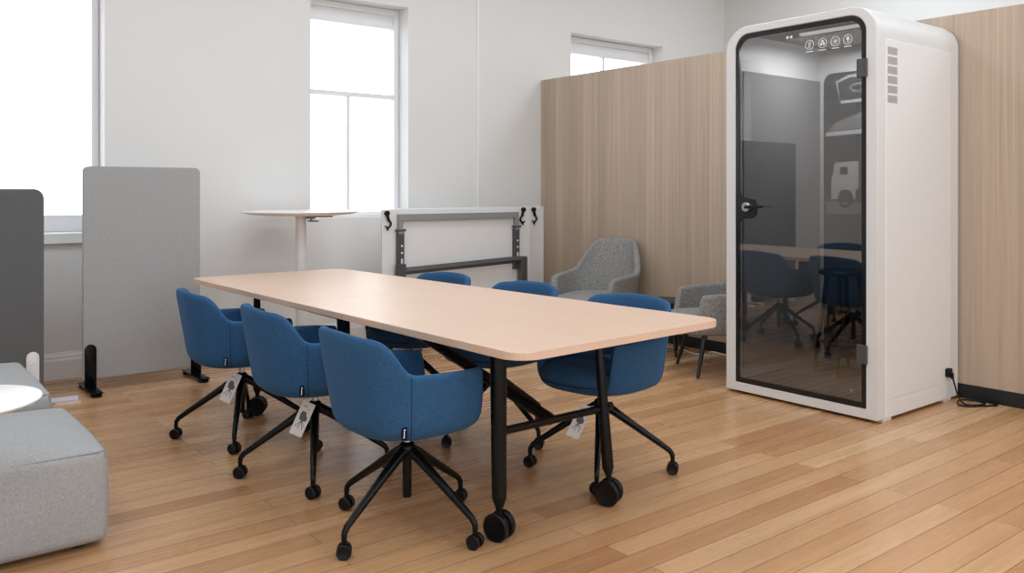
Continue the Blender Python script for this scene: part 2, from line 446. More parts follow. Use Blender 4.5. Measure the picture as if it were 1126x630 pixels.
class Shell:
    """A tub: plan outline (superellipse), rim height by angle (0 = back, 180 = front), lean of the back."""
    def __init__(s, a, bb, bf, n, zb, hb, ha, hf, t0, t1, te0, te1, lean, side, foot=.86, zr=.08, arm_slope=0., taper=0., sh=1.):
        s.__dict__.update(locals())
    def ease(s, t):
        t = min(1., max(0., t))
        return math.sin(PI / 2 * t ** s.sh) if s.sh > 1 else smooth01(t)
    def h(s, th):
        t = abs(th)
        if t < s.t0: base = s.hb - .012 * (t / s.t0) ** 2
        else: base = (s.hb - .012) + (s.ha - s.hb + .012) * s.ease((t - s.t0) / (s.t1 - s.t0))
        if t > s.t1: base = s.ha + s.arm_slope * (t - s.t1) / (s.te0 - s.t1)
        k = smooth01((t - s.te0) / (s.te1 - s.te0))
        return base + (s.hf - base) * k
    def pos(s, th, z, off=0.):
        c, sn = math.cos(R(th)), math.sin(R(th))
        x = -(s.bb if c > 0 else s.bf) * sgnpow(c, 2 / s.n); y = s.a * sgnpow(sn, 2 / s.n)
        w = max(0., min(1., (z - s.zb - .012) / s.zr))
        k = s.foot + (1 - s.foot) * (1 - (1 - w) ** 2) ** .5
        f = max(0., (z - s.zb - .1)) / max(.01, s.hb - s.zb - .1)
        ln = s.lean * max(0., math.cos(R(th))) ** .8 + s.side * abs(sn)
        y *= 1 - s.taper * max(0., (f - .45) / .55)
        L = math.hypot(x, y)
        return Vector((x * k * (1 + off / L) + x / L * ln * f, y * k * (1 + off / L) + y / L * ln * f, z))
    def build(s, bm, rows=9):
        ths = []
        t = -180.
        while t < 180:
            ths.append(t)
            a = abs(t)
            t += 2.5 if s.te0 - 6 < a < s.te1 + 6 else 6.
        n = len(ths)
        ctr = bm.verts.new((0, 0, s.zb))
        rings = []
        for k in (.45, .8):
            rings.append([bm.verts.new(Vector((s.pos(t, s.zb + .012).x * k / .98, s.pos(t, s.zb + .012).y * k / .98, s.zb + (.0 if k < .5 else .004)))) for t in ths])
        for r in range(rows + 1):
            w = r / rows
            rings.append([bm.verts.new(s.pos(t, s.zb + .012 + (s.h(t) - s.zb - .012) * (w ** 1.35))) for t in ths])
        for k in range(n): bm.faces.new((ctr, rings[0][(k + 1) % n], rings[0][k]))
        for a, b in zip(rings, rings[1:]):
            for k in range(n):
                j = (k + 1) % n
                bm.faces.new((a[k], a[j], b[j], b[k]))

def cushion(bm, a, bb, bf, n, z0, z1, seg=48, crown=.012):
    """Soft seat pad with rounded rim."""
    prof = [(0, z0), (.9, z0), (.965, z0 + (z1 - z0) * .1), (.995, z0 + (z1 - z0) * .35), (1., z0 + (z1 - z0) * .55), (.985, z0 + (z1 - z0) * .8), (.94, z0 + (z1 - z0) * .95), (.85, z1), (.5, z1 + crown * .8), (0, z1 + crown)]
    rings = []
    for k, z in prof:
        if k == 0: rings.append([bm.verts.new((0, 0, z))]); continue
        ring = []
        for i in range(seg):
            t = 2 * PI * i / seg; c, sn = math.cos(t), math.sin(t)
            ring.append(bm.verts.new((-(bb if c > 0 else bf) * sgnpow(c, 2 / n) * k, a * sgnpow(sn, 2 / n) * k, z)))
        rings.append(ring)
    for A, B in zip(rings, rings[1:]):
        for i in range(seg):
            j = (i + 1) % seg
            if len(A) == 1: bm.faces.new((A[0], B[j], B[i]))
            elif len(B) == 1: bm.faces.new((A[i], A[j], B[0]))
            else: bm.faces.new((A[i], A[j], B[j], B[i]))

# ------------------------------------------------------------------ casters
def twin_castor(bm, x, y, r, w, gap, ang, ztop, stem=.011, hood=True):
    """Twin wheel castor at (x, y) whose axle points along ang; rolls on z = 0."""
    rot = Matrix.Translation((x, y, r)) @ Matrix.Rotation(ang, 4, 'Z') @ Matrix.Rotation(PI / 2, 4, 'Y')
    for s in (-1, 1):
        c = s * (gap / 2 + w / 2)
        prof = [(0, -w / 2 * .55), (r * .3, -w / 2 * .6), (r * .55, -w / 2 * .75), (r * .88, -w / 2), (r, -w / 2 * .6), (r, w / 2 * .6), (r * .88, w / 2), (r * .55, w / 2 * .75), (r * .3, w / 2 * .6), (0, w / 2 * .55)]
        lathe(bm, prof, 24, rot @ Matrix.Translation((0, 0, c)))
    lathe(bm, [(r * .3, -gap), (r * .3, gap)], 12, rot)
    if hood: lathe(bm, [(0, -gap / 2 * .9), (r * .72, -gap / 2 * .9), (r * .72, gap / 2 * .9), (0, gap / 2 * .9)], 16, rot)
    tube(bm, [(x, y, r), (x, y, ztop)], stem, 10)

# ------------------------------------------------------------------ blue swivel chairs
CH = Shell(a=.285, bb=.285, bf=.285, n=2.7, zb=.410, hb=.836, ha=.682, hf=.455, t0=25, t1=69, te0=131, te1=139, lean=.055, side=.012, foot=.80, zr=.095, arm_slope=-.014, sh=3.3)

def make_chair(label):
    t = thing('office_chair', label, 'chair', group='blue office chairs around the meeting table')
    bm = bmesh.new(); CH.build(bm)
    sh = finish('seat_shell', bm, M['blue'], t, mods=(('SOLIDIFY', dict(thickness=.036, offset=-1.)), ('SUBSURF', dict(levels=1, render_levels=2))))
    for s in (-1, 1):
        bm = bmesh.new()
        zz = [.43 + k * (CH.h(68) - .434) / 9 for k in range(10)]
        tube(bm, [CH.pos(s * 68, z, -.0008) for z in zz], .0018, 6)
        finish('seam', bm, M['blue_seam'], sh)
    bm = bmesh.new(); cushion(bm, .240, .235, .284, 2.8, .448, .53)
    cu = finish('seat_cushion', bm, M['blue'], t, loc=(.012, 0, 0), mods=(('SUBSURF', dict(levels=1, render_levels=1)),))
    bm = bmesh.new()
    rim = []
    for i in range(0, 73):
        q = R(-97 + 194 * i / 72); c, sn = math.cos(q), math.sin(q)
        rim.append((.285 * sgnpow(c, 2 / 2.8) * .978, .236 * sgnpow(sn, 2 / 2.8), .466))
    tube(bm, rim, .0035, 6)
    finish('seam', bm, M['blue_seam'], cu)
    bm = bmesh.new()
    p = CH.pos(-62, .468); nrm = (CH.pos(-62, .468, .05) - p).normalized(); tan = Vector((-nrm.y, nrm.x, 0)).normalized()
    m4 = Matrix(((tan.x, nrm.x, 0, p.x), (tan.y, nrm.y, 0, p.y), (0, 0, 1, p.z), (0, 0, 0, 1)))
    box(bm, (-.010, -.006, -.024), (.010, .0055, .026), .001)
    bmesh.ops.transform(bm, matrix=m4, verts=bm.verts)
    tb = finish('fabric_tab', bm, M['navy'], t, smooth=False)
    tb['label'] = 'small navy woven tab with white mark'
    bm = bmesh.new(); box(bm, (-.002, .0055, -.012), (.0015, .0062, .010)); box(bm, (-.002, .0055, .012), (.0045, .0062, .017)); box(bm, (-.0045, .0055, -.016), (.0015, .0062, -.013))
    bmesh.ops.transform(bm, matrix=m4, verts=bm.verts)
    finish('white_mark', bm, M['white_print'], tb, smooth=False)
    bm = bmesh.new(); lathe(bm, [(.016, .345), (.016, .418)], 20); lathe(bm, [(.05, .407), (.05, .415)], 20)
    finish('gas_column', bm, M['steel'], t)
    bm = bmesh.new(); lathe(bm, [(0, .125), (.017, .127), (.019, .135), (.019, .29), (.033, .305), (.036, .33), (.028, .345), (.02, .352), (0, .352)], 24)
    finish('base_hub', bm, M['black'], t)
    bm = bmesh.new()
    path = [(.012, 0, .322), (.06, 0, .296), (.15, 0, .236), (.25, 0, .169), (.305, 0, .132), (.333, 0, .112), (.346, 0, .094), (.348, 0, .075), (.348, 0, .058)]
    tube(bm, path, [.024, .0215, .018, .0155, .0138, .013, .012, .011, .010], 14)
    leg_me = finish('leg', bm, M['black'], t)
    bm = bmesh.new(); twin_castor(bm, 0, 0, .0285, .017, .016, 0., .062, .0095)
    ca = finish('castor', bm, M['black_plastic'], leg_me, loc=(.348, 0, 0))
    for k in range(3):
        l = leg_me.copy(); C.objects.link(l); l.parent = t
        c = ca.copy(); C.objects.link(c); c.parent = l
    return t

def pose_base(t, base_deg, swivels):
    """Turn the four legs to world angle base_deg and swivel the castors."""
    legs = [o for o in t.children if o.name.split('.')[0] == 'leg']
    for k, l in enumerate(legs):
        l.rotation_euler = (0, 0, R(base_deg + 90 * k) - t.rotation_euler.z)
        for c in l.children: c.rotation_euler = (0, 0, R(swivels[k] - base_deg - 90 * k))

def copy_tree(o, parent=None):
    c = o.copy(); C.objects.link(c); c.parent = parent
    for ch in list(o.children): copy_tree(ch, c)
    return c

CHAIRS = [  # x, y, facing, base angle, label
    (1.788, 2.957, -1, 16.8, 'blue fabric swivel chair nearest the camera, without a hanging tag'),
    (1.785, 3.811, -4, 63.5, 'middle blue chair on the window-facing side, white tag hanging under its seat'),
    (1.74, 4.66, -4, 63.5, 'blue chair nearest the light grey screen, at the far end of its row'),
    (2.80, 4.54, 188, 28, 'farthest blue chair, only its back top showing before the folded table frame'),
    (2.862, 3.78, 188, 4, 'blue chair tucked across the table, back top showing before the grey armchair'),
    (2.902, 2.98, 189.5, 43, 'blue chair nearest the booth, seat front seen under the table end'),
]
proto = make_chair(CHAIRS[0][4])
chairs = [proto] + [copy_tree(proto) for _ in CHAIRS[1:]]
for o, (x, y, f, b, lab) in zip(chairs, CHAIRS):
    o.location = (x, y, 0); o.rotation_euler = (0, 0, R(f)); o['label'] = lab
    pose_base(o, b, [random.uniform(20, 80) for _ in range(4)])

# cardboard tags on strings
def hang_tag(label, top, centre, roll):
    c = Vector(centre)
    t = thing('hang_tag', label, 'tag', c, R(-38), 'white cardboard tags under the chairs')
    inner = bpy.data.objects.new('card_pivot', None)
    rot = Matrix.Rotation(R(roll), 4, 'Y')
    bm = bmesh.new(); prism(bm, rrect(-.031, .031, -.083, .083, .004), -.0008, .0008)
    bmesh.ops.transform(bm, matrix=rot, verts=bm.verts)
    cd = finish('card', bm, M['card'], t, smooth=False)
    bm = bmesh.new()   # printed picture of a tub chair with splayed legs, and lines of small print
    y = -.0012
    prism(bm, [(-.018, .02), (-.015, -.006), (.004, -.012), (.019, -.006), (.021, .012), (.012, .018), (.006, .036), (-.012, .036)], y, -.0008)
    for a, b in (((0, -.01), (-.022, -.045)), ((0, -.01), (.018, -.048)), ((0, -.01), (-.006, -.05)), ((0, -.01), (.024, -.034))):
        dx = .0016
        prism(bm, [(a[0] - dx, a[1]), (b[0] - dx, b[1]), (b[0] + dx, b[1]), (a[0] + dx, a[1])], y, -.0008)
    for k, (u0, u1) in enumerate(((-.02, .004), (.006, .016))):
        prism(bm, rrect(u0, u1, .058 - .009 * k, .061 - .009 * k, 0), y, -.0008)
    bmesh.ops.transform(bm, matrix=rot, verts=bm.verts)
    finish('printed_picture', bm, M['print_grey'], cd, smooth=False)
    q = rot @ Vector((0, 0, .075))
    inv = Matrix.Rotation(R(38), 3, 'Z')
    bm = bmesh.new(); tube(bm, [q, inv @ (Vector(top) - c)], .0009, 6)
    finish('string', bm, M['card'], t)
    bpy.data.objects.remove(inner)
from_cam = lambda px, py, t: tuple(Vector((0, 0, 1.37)) + t * (Vector((.6191, .7853, 0)) + Vector((.7853, -.6191, 0)) * (px - 563) / 927.2 + Vector((0, 0, 1)) * (209.8 - py) / 927.2))
hang_tag('white card tag hanging from the blue chair beside the light grey screen', (1.72, 4.63, .345), from_cam(253.5, 426, 4.56), 24)
hang_tag('white card tag hanging from the middle blue chair of the near row', (1.755, 3.78, .345), from_cam(332.5, 460.5, 3.93), 24)
hang_tag('white card tag behind the table stretcher, on the chair nearest the booth', (2.81, 2.93, .34), from_cam(637, 463, 3.98), 24)

# ------------------------------------------------------------------ meeting table
TZ = .79
t = thing('meeting_table', 'long beech-topped meeting table on black castored legs, centre of the room', 'table', (2.45, 4.12, 0))
def L(p): return (p[0] - 2.45, p[1] - 4.12, p[2] if len(p) > 2 else 0)
quad = [(1.866, 2.326), (3.110, 2.398), (2.890, 5.751), (1.791, 5.743)]
def split(a, b, y): k = (y - a[1]) / (b[1] - a[1]); return (a[0] + (b[0] - a[0]) * k, y)
def round_poly(pts, rads, seg=8):
    out = []
    n = len(pts)
    for i, p in enumerate(pts):
        p = Vector(p); a = Vector(pts[i - 1]); b = Vector(pts[(i + 1) % n]); r = rads[i]
        if r <= 0: out.append(tuple(p)); continue
        da, db = (a - p).normalized(), (b - p).normalized()
        p0, p1 = p + da * r, p + db * r
        for k in range(seg + 1):
            s = k / seg
            out.append(tuple(p0 * (1 - s) ** 2 + p * 2 * s * (1 - s) + p1 * s * s))
    return out
YS = 4.163
sl, sr = split(quad[0], quad[3], YS), split(quad[1], quad[2], YS)
for nm, poly, rads in (('tabletop', [quad[0], quad[1], (sr[0], YS - .001), (sl[0], YS - .001)], (.11, .10, 0, 0)),
                       ('tabletop', [(sl[0], YS + .001), (sr[0], YS + .001), quad[2], quad[3]], (0, 0, .11, .10))):
    bm = bmesh.new()
    prism(bm, [L(p)[:2] for p in round_poly(poly, rads)], TZ - .03, TZ, lambda u, v, d: (u, v, d), .003, 2)
    finish(nm, bm, M['table_top'], t, smooth=False)
# underframe beams
for x0, x1, y0, y1 in ((1.90, 1.93, 3.70, 5.17), (2.62, 2.65, 3.70, 5.17)):
    bm = bmesh.new(); prism(bm, [(y0, TZ - .055), (y0 + .04, TZ - .055), (y1 - .04, TZ - .055), (y1, TZ - .034), (y1, TZ - .031), (y0, TZ - .031)], x0 - 2.45, x1 - 2.45, lambda u, v, d: (d, u - 4.12, v))
    finish('underframe_beam', bm, M['black'], t, smooth=False)
for x0 in (1.892, 2.635):
    bm = bmesh.new()
    prism(bm, [(3.70, TZ - .032), (3.80, TZ - .032), (3.79, TZ - .06), (3.785, TZ - .16), (3.735, TZ - .16), (3.715, TZ - .07)], x0 - 2.45, x0 + .02 - 2.45, lambda u, v, d: (d, u - 4.12, v), .003)
    lathe(bm, [(0, -.004), (.008, -.004), (.008, .004), (0, .004)], 12, Matrix.Translation(L((x0 - .001, 3.755, TZ - .06))) @ Matrix.Rotation(PI / 2, 4, 'Y'))
    finish('tilt_bracket', bm, M['black'], t, smooth=False)
def table_leg(top, foot, r0, r1, swivel):
    bm = bmesh.new()
    a, b = Vector(L(top)), Vector(L(foot))
    d = a - b
    tube(bm, [b, b + d * .02, b + d * .075, b + d * .09, a], [r1 * .45, r1 * .5, r1 * .98, r1, r0], 20)
    lathe(bm, [(r0 * 1.6, -.006), (r0 * 1.6, 0)], 20, Matrix.Translation(a))
    l = finish('leg', bm, M['black'], t)
    bm = bmesh.new(); twin_castor(bm, 0, 0, .056, .024, .026, 0, .118, .013)
    finish('castor', bm, [M['black_plastic']], l, loc=(b.x, b.y, 0), rot=(0, 0, R(swivel)))
table_leg((2.05, 2.69, TZ - .03), (2.01, 2.63, .112), .034, .030, 20)
table_leg((2.63, 2.72, TZ - .03), (2.612, 2.63, .112), .019, .026, 25)
table_leg((1.985, 5.06, TZ - .03), (1.972, 5.02, .112), .020, .026, 55)
table_leg((2.60, 5.08, TZ - .03), (2.60, 5.06, .112), .020, .026, 40)
for (a, b) in (((2.02, 2.655, .415), (2.62, 2.68, .408)), ((1.98, 5.04, .415), (2.6, 5.07, .415))):
    bm = bmesh.new(); tube(bm, [L(a), L(b)], .0165, 14)
    finish('stretcher', bm, M['black'], t)
bm = bmesh.new(); tube(bm, [L((2.315, 2.672, .412)), L((2.285, 4.15, .745))], .0225, 12, flat=(1, 1.15)); box(bm, (2.2 - 2.45, 4.08 - 4.12, TZ - .045), (2.4 - 2.45, 4.24 - 4.12, TZ - .0305), .004)
finish('diagonal_brace', bm, M['black'], t)
bm = bmesh.new(); tube(bm, [L((2.66, 2.676, .41)), L((2.625, 2.68, .41))], .011, 10); lathe(bm, [(0, -.012), (.017, -.012), (.017, .012), (0, .012)], 14, Matrix.Translation(L((2.66, 2.676, .415))) @ Matrix.Rotation(PI / 2, 4, 'Y'))
finish('locking_knob', bm, M['black_plastic'], t)

# ------------------------------------------------------------------ phone booth
BX0, BX1, BY0, BY1 = 4.736, 5.775, 2.552, 3.636
GY0, GY1, GZ0, GZ1 = 2.624, 3.557, .077, 2.424
TOP = 2.475
t = thing('phone_booth', 'white one-person phone booth with smoked glass door, against the veneer wall', 'phone booth', ((BX0 + BX1) / 2, (BY0 + BY1) / 2, 0))
OX, OY = (BX0 + BX1) / 2, (BY0 + BY1) / 2
toX = lambda u, v, d: (d - OX, u - OY, v)     # outline in (y, z), depth along x
outer = rrect(BY0, BY1, .018, TOP, .17, 12, (0, 0, 1, 1))
inner = rrect(GY0, GY1, GZ0, GZ1, .105, 12, (0, 0, 1, 1))
bm = bmesh.new(); ring_prism(bm, outer, inner, BX0, BX1 - .03, toX)
sh = finish('casing', bm, M['booth'], t, angle=35, mods=(('BEVEL', dict(width=.006, segments=2, limit_method='ANGLE', angle_limit=R(50))),))
bm = bmesh.new(); prism(bm, outer, BX1 - .03, BX1 - .002, toX, .012, 2)
finish('rear_wall', bm, M['booth'], t, angle=35)
for y in (BY0 + .004, BY1 - .1):
    for x in (BX0 + .07, BX1 - .2):
        bm = bmesh.new(); box(bm, (x - OX, y - OY, 0), (x + .1 - OX, y + .09 - OY, .019), .002)
        finish('foot', bm, M['booth'], t, smooth=False)
# side panel, its plinth and the vent slots
bm = bmesh.new(); box(bm, (4.828 - OX, BY0 - .004 - OY, .1275), (5.656 - OX, BY0 + .01 - OY, 2.2727), .003)
sp = finish('side_panel', bm, M['booth_side'], t, smooth=False)
bm = bmesh.new(); box(bm, (4.828 - OX, BY0 - .003 - OY, .022), (5.656 - OX, BY0 + .01 - OY, .1245), .003)
finish('plinth_panel', bm, M['booth_side'], t, smooth=False)
for k in range(6):
    z = 2.227 - .0576 * k
    bm = bmesh.new(); box(bm, (4.846 - OX, BY0 - .0055 - OY, z - .0435), (4.958 - OX, BY0 - .001 - OY, z), .0008, 1)
    finish('vent_slot', bm, M['vent'], sp, smooth=False)
# glass door: smoked pane, black printed border, hinges, handle, icons
dr = bpy.data.objects.new('door', None); C.objects.link(dr); dr.parent = t
e = .004
bm = bmesh.new(); prism(bm, rrect(GY0 + e, GY1 - e, GZ0 + e, GZ1 - e, .1, 12, (0, 0, 1, 1)), BX0 + .004, BX0 + .014, toX)
finish('glass_pane', bm, M['smoked'], dr, smooth=False)
bm = bmesh.new(); ring_prism(bm, rrect(GY0 + .002, GY1 - .002, GZ0 + .002, GZ1 - .002, .103, 12, (0, 0, 1, 1)), rrect(GY0 + .027, GY1 - .03, GZ0 + .033, GZ1 - .034, .08, 12, (0, 0, 1, 1)), BX0 + .001, BX0 + .017, toX)
finish('black_border', bm, M['glass_black'], dr, smooth=False)
for z in (2.10, .40):
    bm = bmesh.new(); box(bm, (BX0 - .014 - OX, GY0 - .012 - OY, z - .055), (BX0 + .02 - OX, GY0 + .052 - OY, z + .055), .003)
    box(bm, (BX0 - .015 - OX, GY0 - .002 - OY, z - .056), (BX0 - .008 - OX, GY0 + .001 - OY, z + .056))
    finish('hinge', bm, M['dark_metal'], dr, smooth=False)
hz, hy = 1.262, 3.435
bm = bmesh.new()
cut = [(GY1 - .004, hz + .105), (GY1 - .03, hz + .10), (GY1 - .045, hz + .065), (hy - .03, hz + .05), (hy - .045, hz + .01), (hy - .04, hz - .05), (hy - .01, hz - .075), (GY1 - .04, hz - .08), (GY1 - .03, hz - .11), (GY1 - .004, hz - .115)]
prism(bm, cut, BX0 - .002, BX0 + .018, toX, .002)
lp = finish('lock_plate', bm, M['glass_black'], dr, smooth=False)
bm = bmesh.new()
rotx = Matrix.Rotation(PI / 2, 4, 'Y')
lathe(bm, [(.017, -.03), (.03, -.03), (.032, -.024), (.032, -.002), (.017, -.002)], 28, Matrix.Translation((BX0 - OX, hy + .02 - OY, hz)) @ rotx)
lathe(bm, [(0, -.03), (.012, -.03), (.012, -.001), (0, -.001)], 20, Matrix.Translation((BX0 - OX, hy + .02 - OY, hz)) @ rotx)
hd = finish('door_handle', bm, M['steel'], dr)
bm = bmesh.new(); tube(bm, [(BX0 - .04 - OX, hy + .015 - OY, hz), (BX0 - .045 - OX, hy - .05 - OY, hz), (BX0 - .045 - OX, hy - .125 - OY, hz + .004)], [.011, .009, .008], 12)
finish('handle_lever', bm, M['black'], dr)
# white door icons: soundwave, fan, light, microphone
def arc_ring(bm, cy, cz, r, w, d=BX0 + .0035, seg=24):
    ring_prism(bm, [(cy + r * math.cos(2 * PI * k / seg), cz + r * math.sin(2 * PI * k / seg)) for k in range(seg)], [(cy + (r - w) * math.cos(2 * PI * k / seg), cz + (r - w) * math.sin(2 * PI * k / seg)) for k in range(seg)], d - .001, d, toX)
def disc(bm, cy, cz, r, d=BX0 + .0035, seg=14): prism(bm, [(cy + r * math.cos(2 * PI * k / seg), cz + r * math.sin(2 * PI * k / seg)) for k in range(seg)], d - .001, d, toX)
def bar(bm, y0, z0, y1, z1, w, d=BX0 + .0035):
    v = Vector((y1 - y0, z1 - z0)).normalized(); n = Vector((-v.y, v.x)) * w / 2
    prism(bm, [(y0 + n.x, z0 + n.y), (y0 - n.x, z0 - n.y), (y1 - n.x, z1 - n.y), (y1 + n.x, z1 + n.y)], d - .001, d, toX)
for k, (iy, iz) in enumerate(((2.998, 2.285), (2.908, 2.284), (2.822, 2.284), (2.740, 2.284))):
    bm = bmesh.new(); arc_ring(bm, iy, iz, .030, .0035)
    if k == 0:
        for q in (-.012, 0, .012): bar(bm, iy + .012, iz + q - .006, iy - .012, iz + q + .006, .004)
        bar(bm, iy, iz - .018, iy, iz + .018, .004)
    elif k == 1:
        for q in range(3):
            a = PI / 2 + q * 2 * PI / 3; disc(bm, iy + .0105 * math.cos(a), iz + .0105 * math.sin(a), .0085)
    elif k == 2:
        disc(bm, iy, iz, .007)
        for q in range(8):
            a = q * PI / 4; bar(bm, iy + .010 * math.cos(a), iz + .010 * math.sin(a), iy + .017 * math.cos(a), iz + .017 * math.sin(a), .003)
    else:
        disc(bm, iy, iz + .006, .011); bar(bm, iy, iz, iy, iz - .02, .005)
    bar(bm, iy + .024, iz - .042, iy - .024, iz - .042, .006)
    finish('icon', bm, M['white_print'], dr, smooth=False)
bm = bmesh.new(); disc(bm, 2.715, .171, .010); finish('door_stud', bm, M['steel'], dr, smooth=False)
for y in (3.155, 3.128):
    bm = bmesh.new(); disc(bm, y, 2.353, .0095); finish('status_light', bm, M['white_print'], dr, smooth=False)
# inside of the booth
IX1 = BX1 - .03
bm = bmesh.new(); box(bm, (BX0 + .03 - OX, GY0 + .002 - OY, GZ0 - .01), (IX1 - .002 - OX, GY1 - .002 - OY, GZ0 + .012))
finish('floor_mat', bm, M['carpet'], t, smooth=False)
bm = bmesh.new(); box(bm, (BX0 + .075 - OX, GY1 - .016 - OY, GZ0 + .075), (IX1 - .004 - OX, GY1 - .002 - OY, 2.19), .003)
box(bm, (BX0 + .05 - OX, GY0 + .002 - OY, GZ0 + .075), (IX1 - .004 - OX, GY0 + .016 - OY, 2.19), .003)
finish('felt_lining', bm, M['felt'], t, smooth=False)
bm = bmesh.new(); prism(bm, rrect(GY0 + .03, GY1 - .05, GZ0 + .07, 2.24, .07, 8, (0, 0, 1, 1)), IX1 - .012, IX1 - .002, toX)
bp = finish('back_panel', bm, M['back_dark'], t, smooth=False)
bm = bmesh.new(); prism(bm, rrect(2.70, 3.10, 2.362, 2.378, .004), BX0 + .05, BX0 + .085, toX)
finish('ceiling_light_bar', bm, M['led'], t, smooth=False)
bm = bmesh.new(); prism(bm, rrect(GY0 + .10, GY1 - .10, BX0 + .10, IX1 - .03, .04, 4), 2.408, 2.4225, lambda u, v, d: (v - OX, u - OY, d), .003)
finish('ceiling_lining', bm, M['felt'], t, smooth=False)
# flat grey shapes of a ledge and a truck on the back panel
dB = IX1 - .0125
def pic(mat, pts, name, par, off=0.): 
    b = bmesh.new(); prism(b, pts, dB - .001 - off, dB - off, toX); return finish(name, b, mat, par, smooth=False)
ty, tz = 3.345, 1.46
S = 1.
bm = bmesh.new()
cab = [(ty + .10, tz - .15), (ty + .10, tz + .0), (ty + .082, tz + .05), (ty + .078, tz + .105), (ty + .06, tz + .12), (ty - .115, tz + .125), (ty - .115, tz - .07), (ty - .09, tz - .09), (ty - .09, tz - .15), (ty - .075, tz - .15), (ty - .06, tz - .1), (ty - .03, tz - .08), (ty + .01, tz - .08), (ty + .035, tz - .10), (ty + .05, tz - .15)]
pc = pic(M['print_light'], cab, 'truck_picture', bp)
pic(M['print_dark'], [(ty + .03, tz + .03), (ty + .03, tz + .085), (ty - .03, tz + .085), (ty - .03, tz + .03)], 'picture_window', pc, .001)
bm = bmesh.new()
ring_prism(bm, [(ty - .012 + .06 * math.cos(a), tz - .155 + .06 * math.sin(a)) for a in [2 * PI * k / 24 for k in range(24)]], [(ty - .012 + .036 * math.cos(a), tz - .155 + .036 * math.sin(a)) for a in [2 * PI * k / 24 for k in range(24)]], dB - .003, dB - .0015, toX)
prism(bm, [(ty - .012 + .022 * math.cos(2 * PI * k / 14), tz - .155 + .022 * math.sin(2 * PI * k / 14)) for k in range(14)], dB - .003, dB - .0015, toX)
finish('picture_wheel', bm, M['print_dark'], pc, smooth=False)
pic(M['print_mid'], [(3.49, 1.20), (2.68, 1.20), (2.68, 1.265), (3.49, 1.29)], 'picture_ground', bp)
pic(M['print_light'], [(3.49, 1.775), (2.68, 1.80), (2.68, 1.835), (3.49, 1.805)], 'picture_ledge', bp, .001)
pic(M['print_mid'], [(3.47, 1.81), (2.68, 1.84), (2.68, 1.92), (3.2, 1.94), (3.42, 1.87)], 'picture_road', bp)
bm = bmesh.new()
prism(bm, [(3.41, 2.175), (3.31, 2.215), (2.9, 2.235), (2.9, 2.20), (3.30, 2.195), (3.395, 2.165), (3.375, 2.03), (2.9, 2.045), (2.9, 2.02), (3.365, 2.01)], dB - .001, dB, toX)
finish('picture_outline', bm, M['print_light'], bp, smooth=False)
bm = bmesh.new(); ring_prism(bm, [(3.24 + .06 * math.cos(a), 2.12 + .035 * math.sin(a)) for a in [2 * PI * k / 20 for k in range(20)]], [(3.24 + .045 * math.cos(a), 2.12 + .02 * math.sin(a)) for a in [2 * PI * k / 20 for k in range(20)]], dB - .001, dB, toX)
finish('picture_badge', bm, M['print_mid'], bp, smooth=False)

# black stool inside the booth
FZ = GZ0 + .012
t = thing('bar_stool', 'black bar stool standing inside the phone booth behind the glass', 'stool', (5.50, 3.215, FZ))
bm = bmesh.new(); lathe(bm, [(0, .69), (.15, .69), (.165, .697), (.168, .71), (.16, .724), (.12, .722), (0, .718)], 32)
finish('seat', bm, M['black'], t)
for k in range(4):
    a = R(20 + 90 * k)
    bm = bmesh.new(); tube(bm, [(.105 * math.cos(a), .105 * math.sin(a), .692), (.195 * math.cos(a), .195 * math.sin(a), .0)], [.017, .011], 12)
    finish('leg', bm, M['black'], t)
bm = bmesh.new()
P4 = [(.168 * math.cos(R(20 + 90 * k)), .168 * math.sin(R(20 + 90 * k)), .21) for k in range(4)]
for k in range(4): tube(bm, [P4[k], P4[(k + 1) % 4]], .009, 8)
finish('footrest', bm, M['black'], t)

# power cord looped on the floor
t = thing('power_cord', 'black power cord plugged into the booth side and looped on the floor', 'cord', (5.66, 2.46, 0))
bm = bmesh.new()
cp = lambda x, y, z: (x - 5.66, y - 2.46, z)
pts = spline([cp(5.607, 2.515, .165), cp(5.603, 2.50, .12), cp(5.60, 2.475, .05), cp(5.61, 2.44, .007), cp(5.66, 2.38, .006), cp(5.735, 2.37, .006), cp(5.755, 2.43, .006), cp(5.70, 2.49, .012), cp(5.62, 2.49, .012), cp(5.56, 2.45, .007), cp(5.58, 2.395, .006), cp(5.66, 2.345, .007), cp(5.74, 2.30, .006), cp(5.772, 2.34, .006), cp(5.768, 2.42, .006)], 8)
tube(bm, pts, .0055, 10)
finish('cable', bm, M['black_plastic'], t)
bm = bmesh.new(); prism(bm, rrect(5.572, 5.628, .165, .222, .014, 4), BY0 - .004, BY0 - .03, lambda u, v, d: (u - 5.66, d - 2.46, v), .004)
tube(bm, [cp(5.607, 2.525, .19), cp(5.607, 2.515, .155)], [.017, .010], 10)
finish('plug', bm, M['black_plastic'], t)

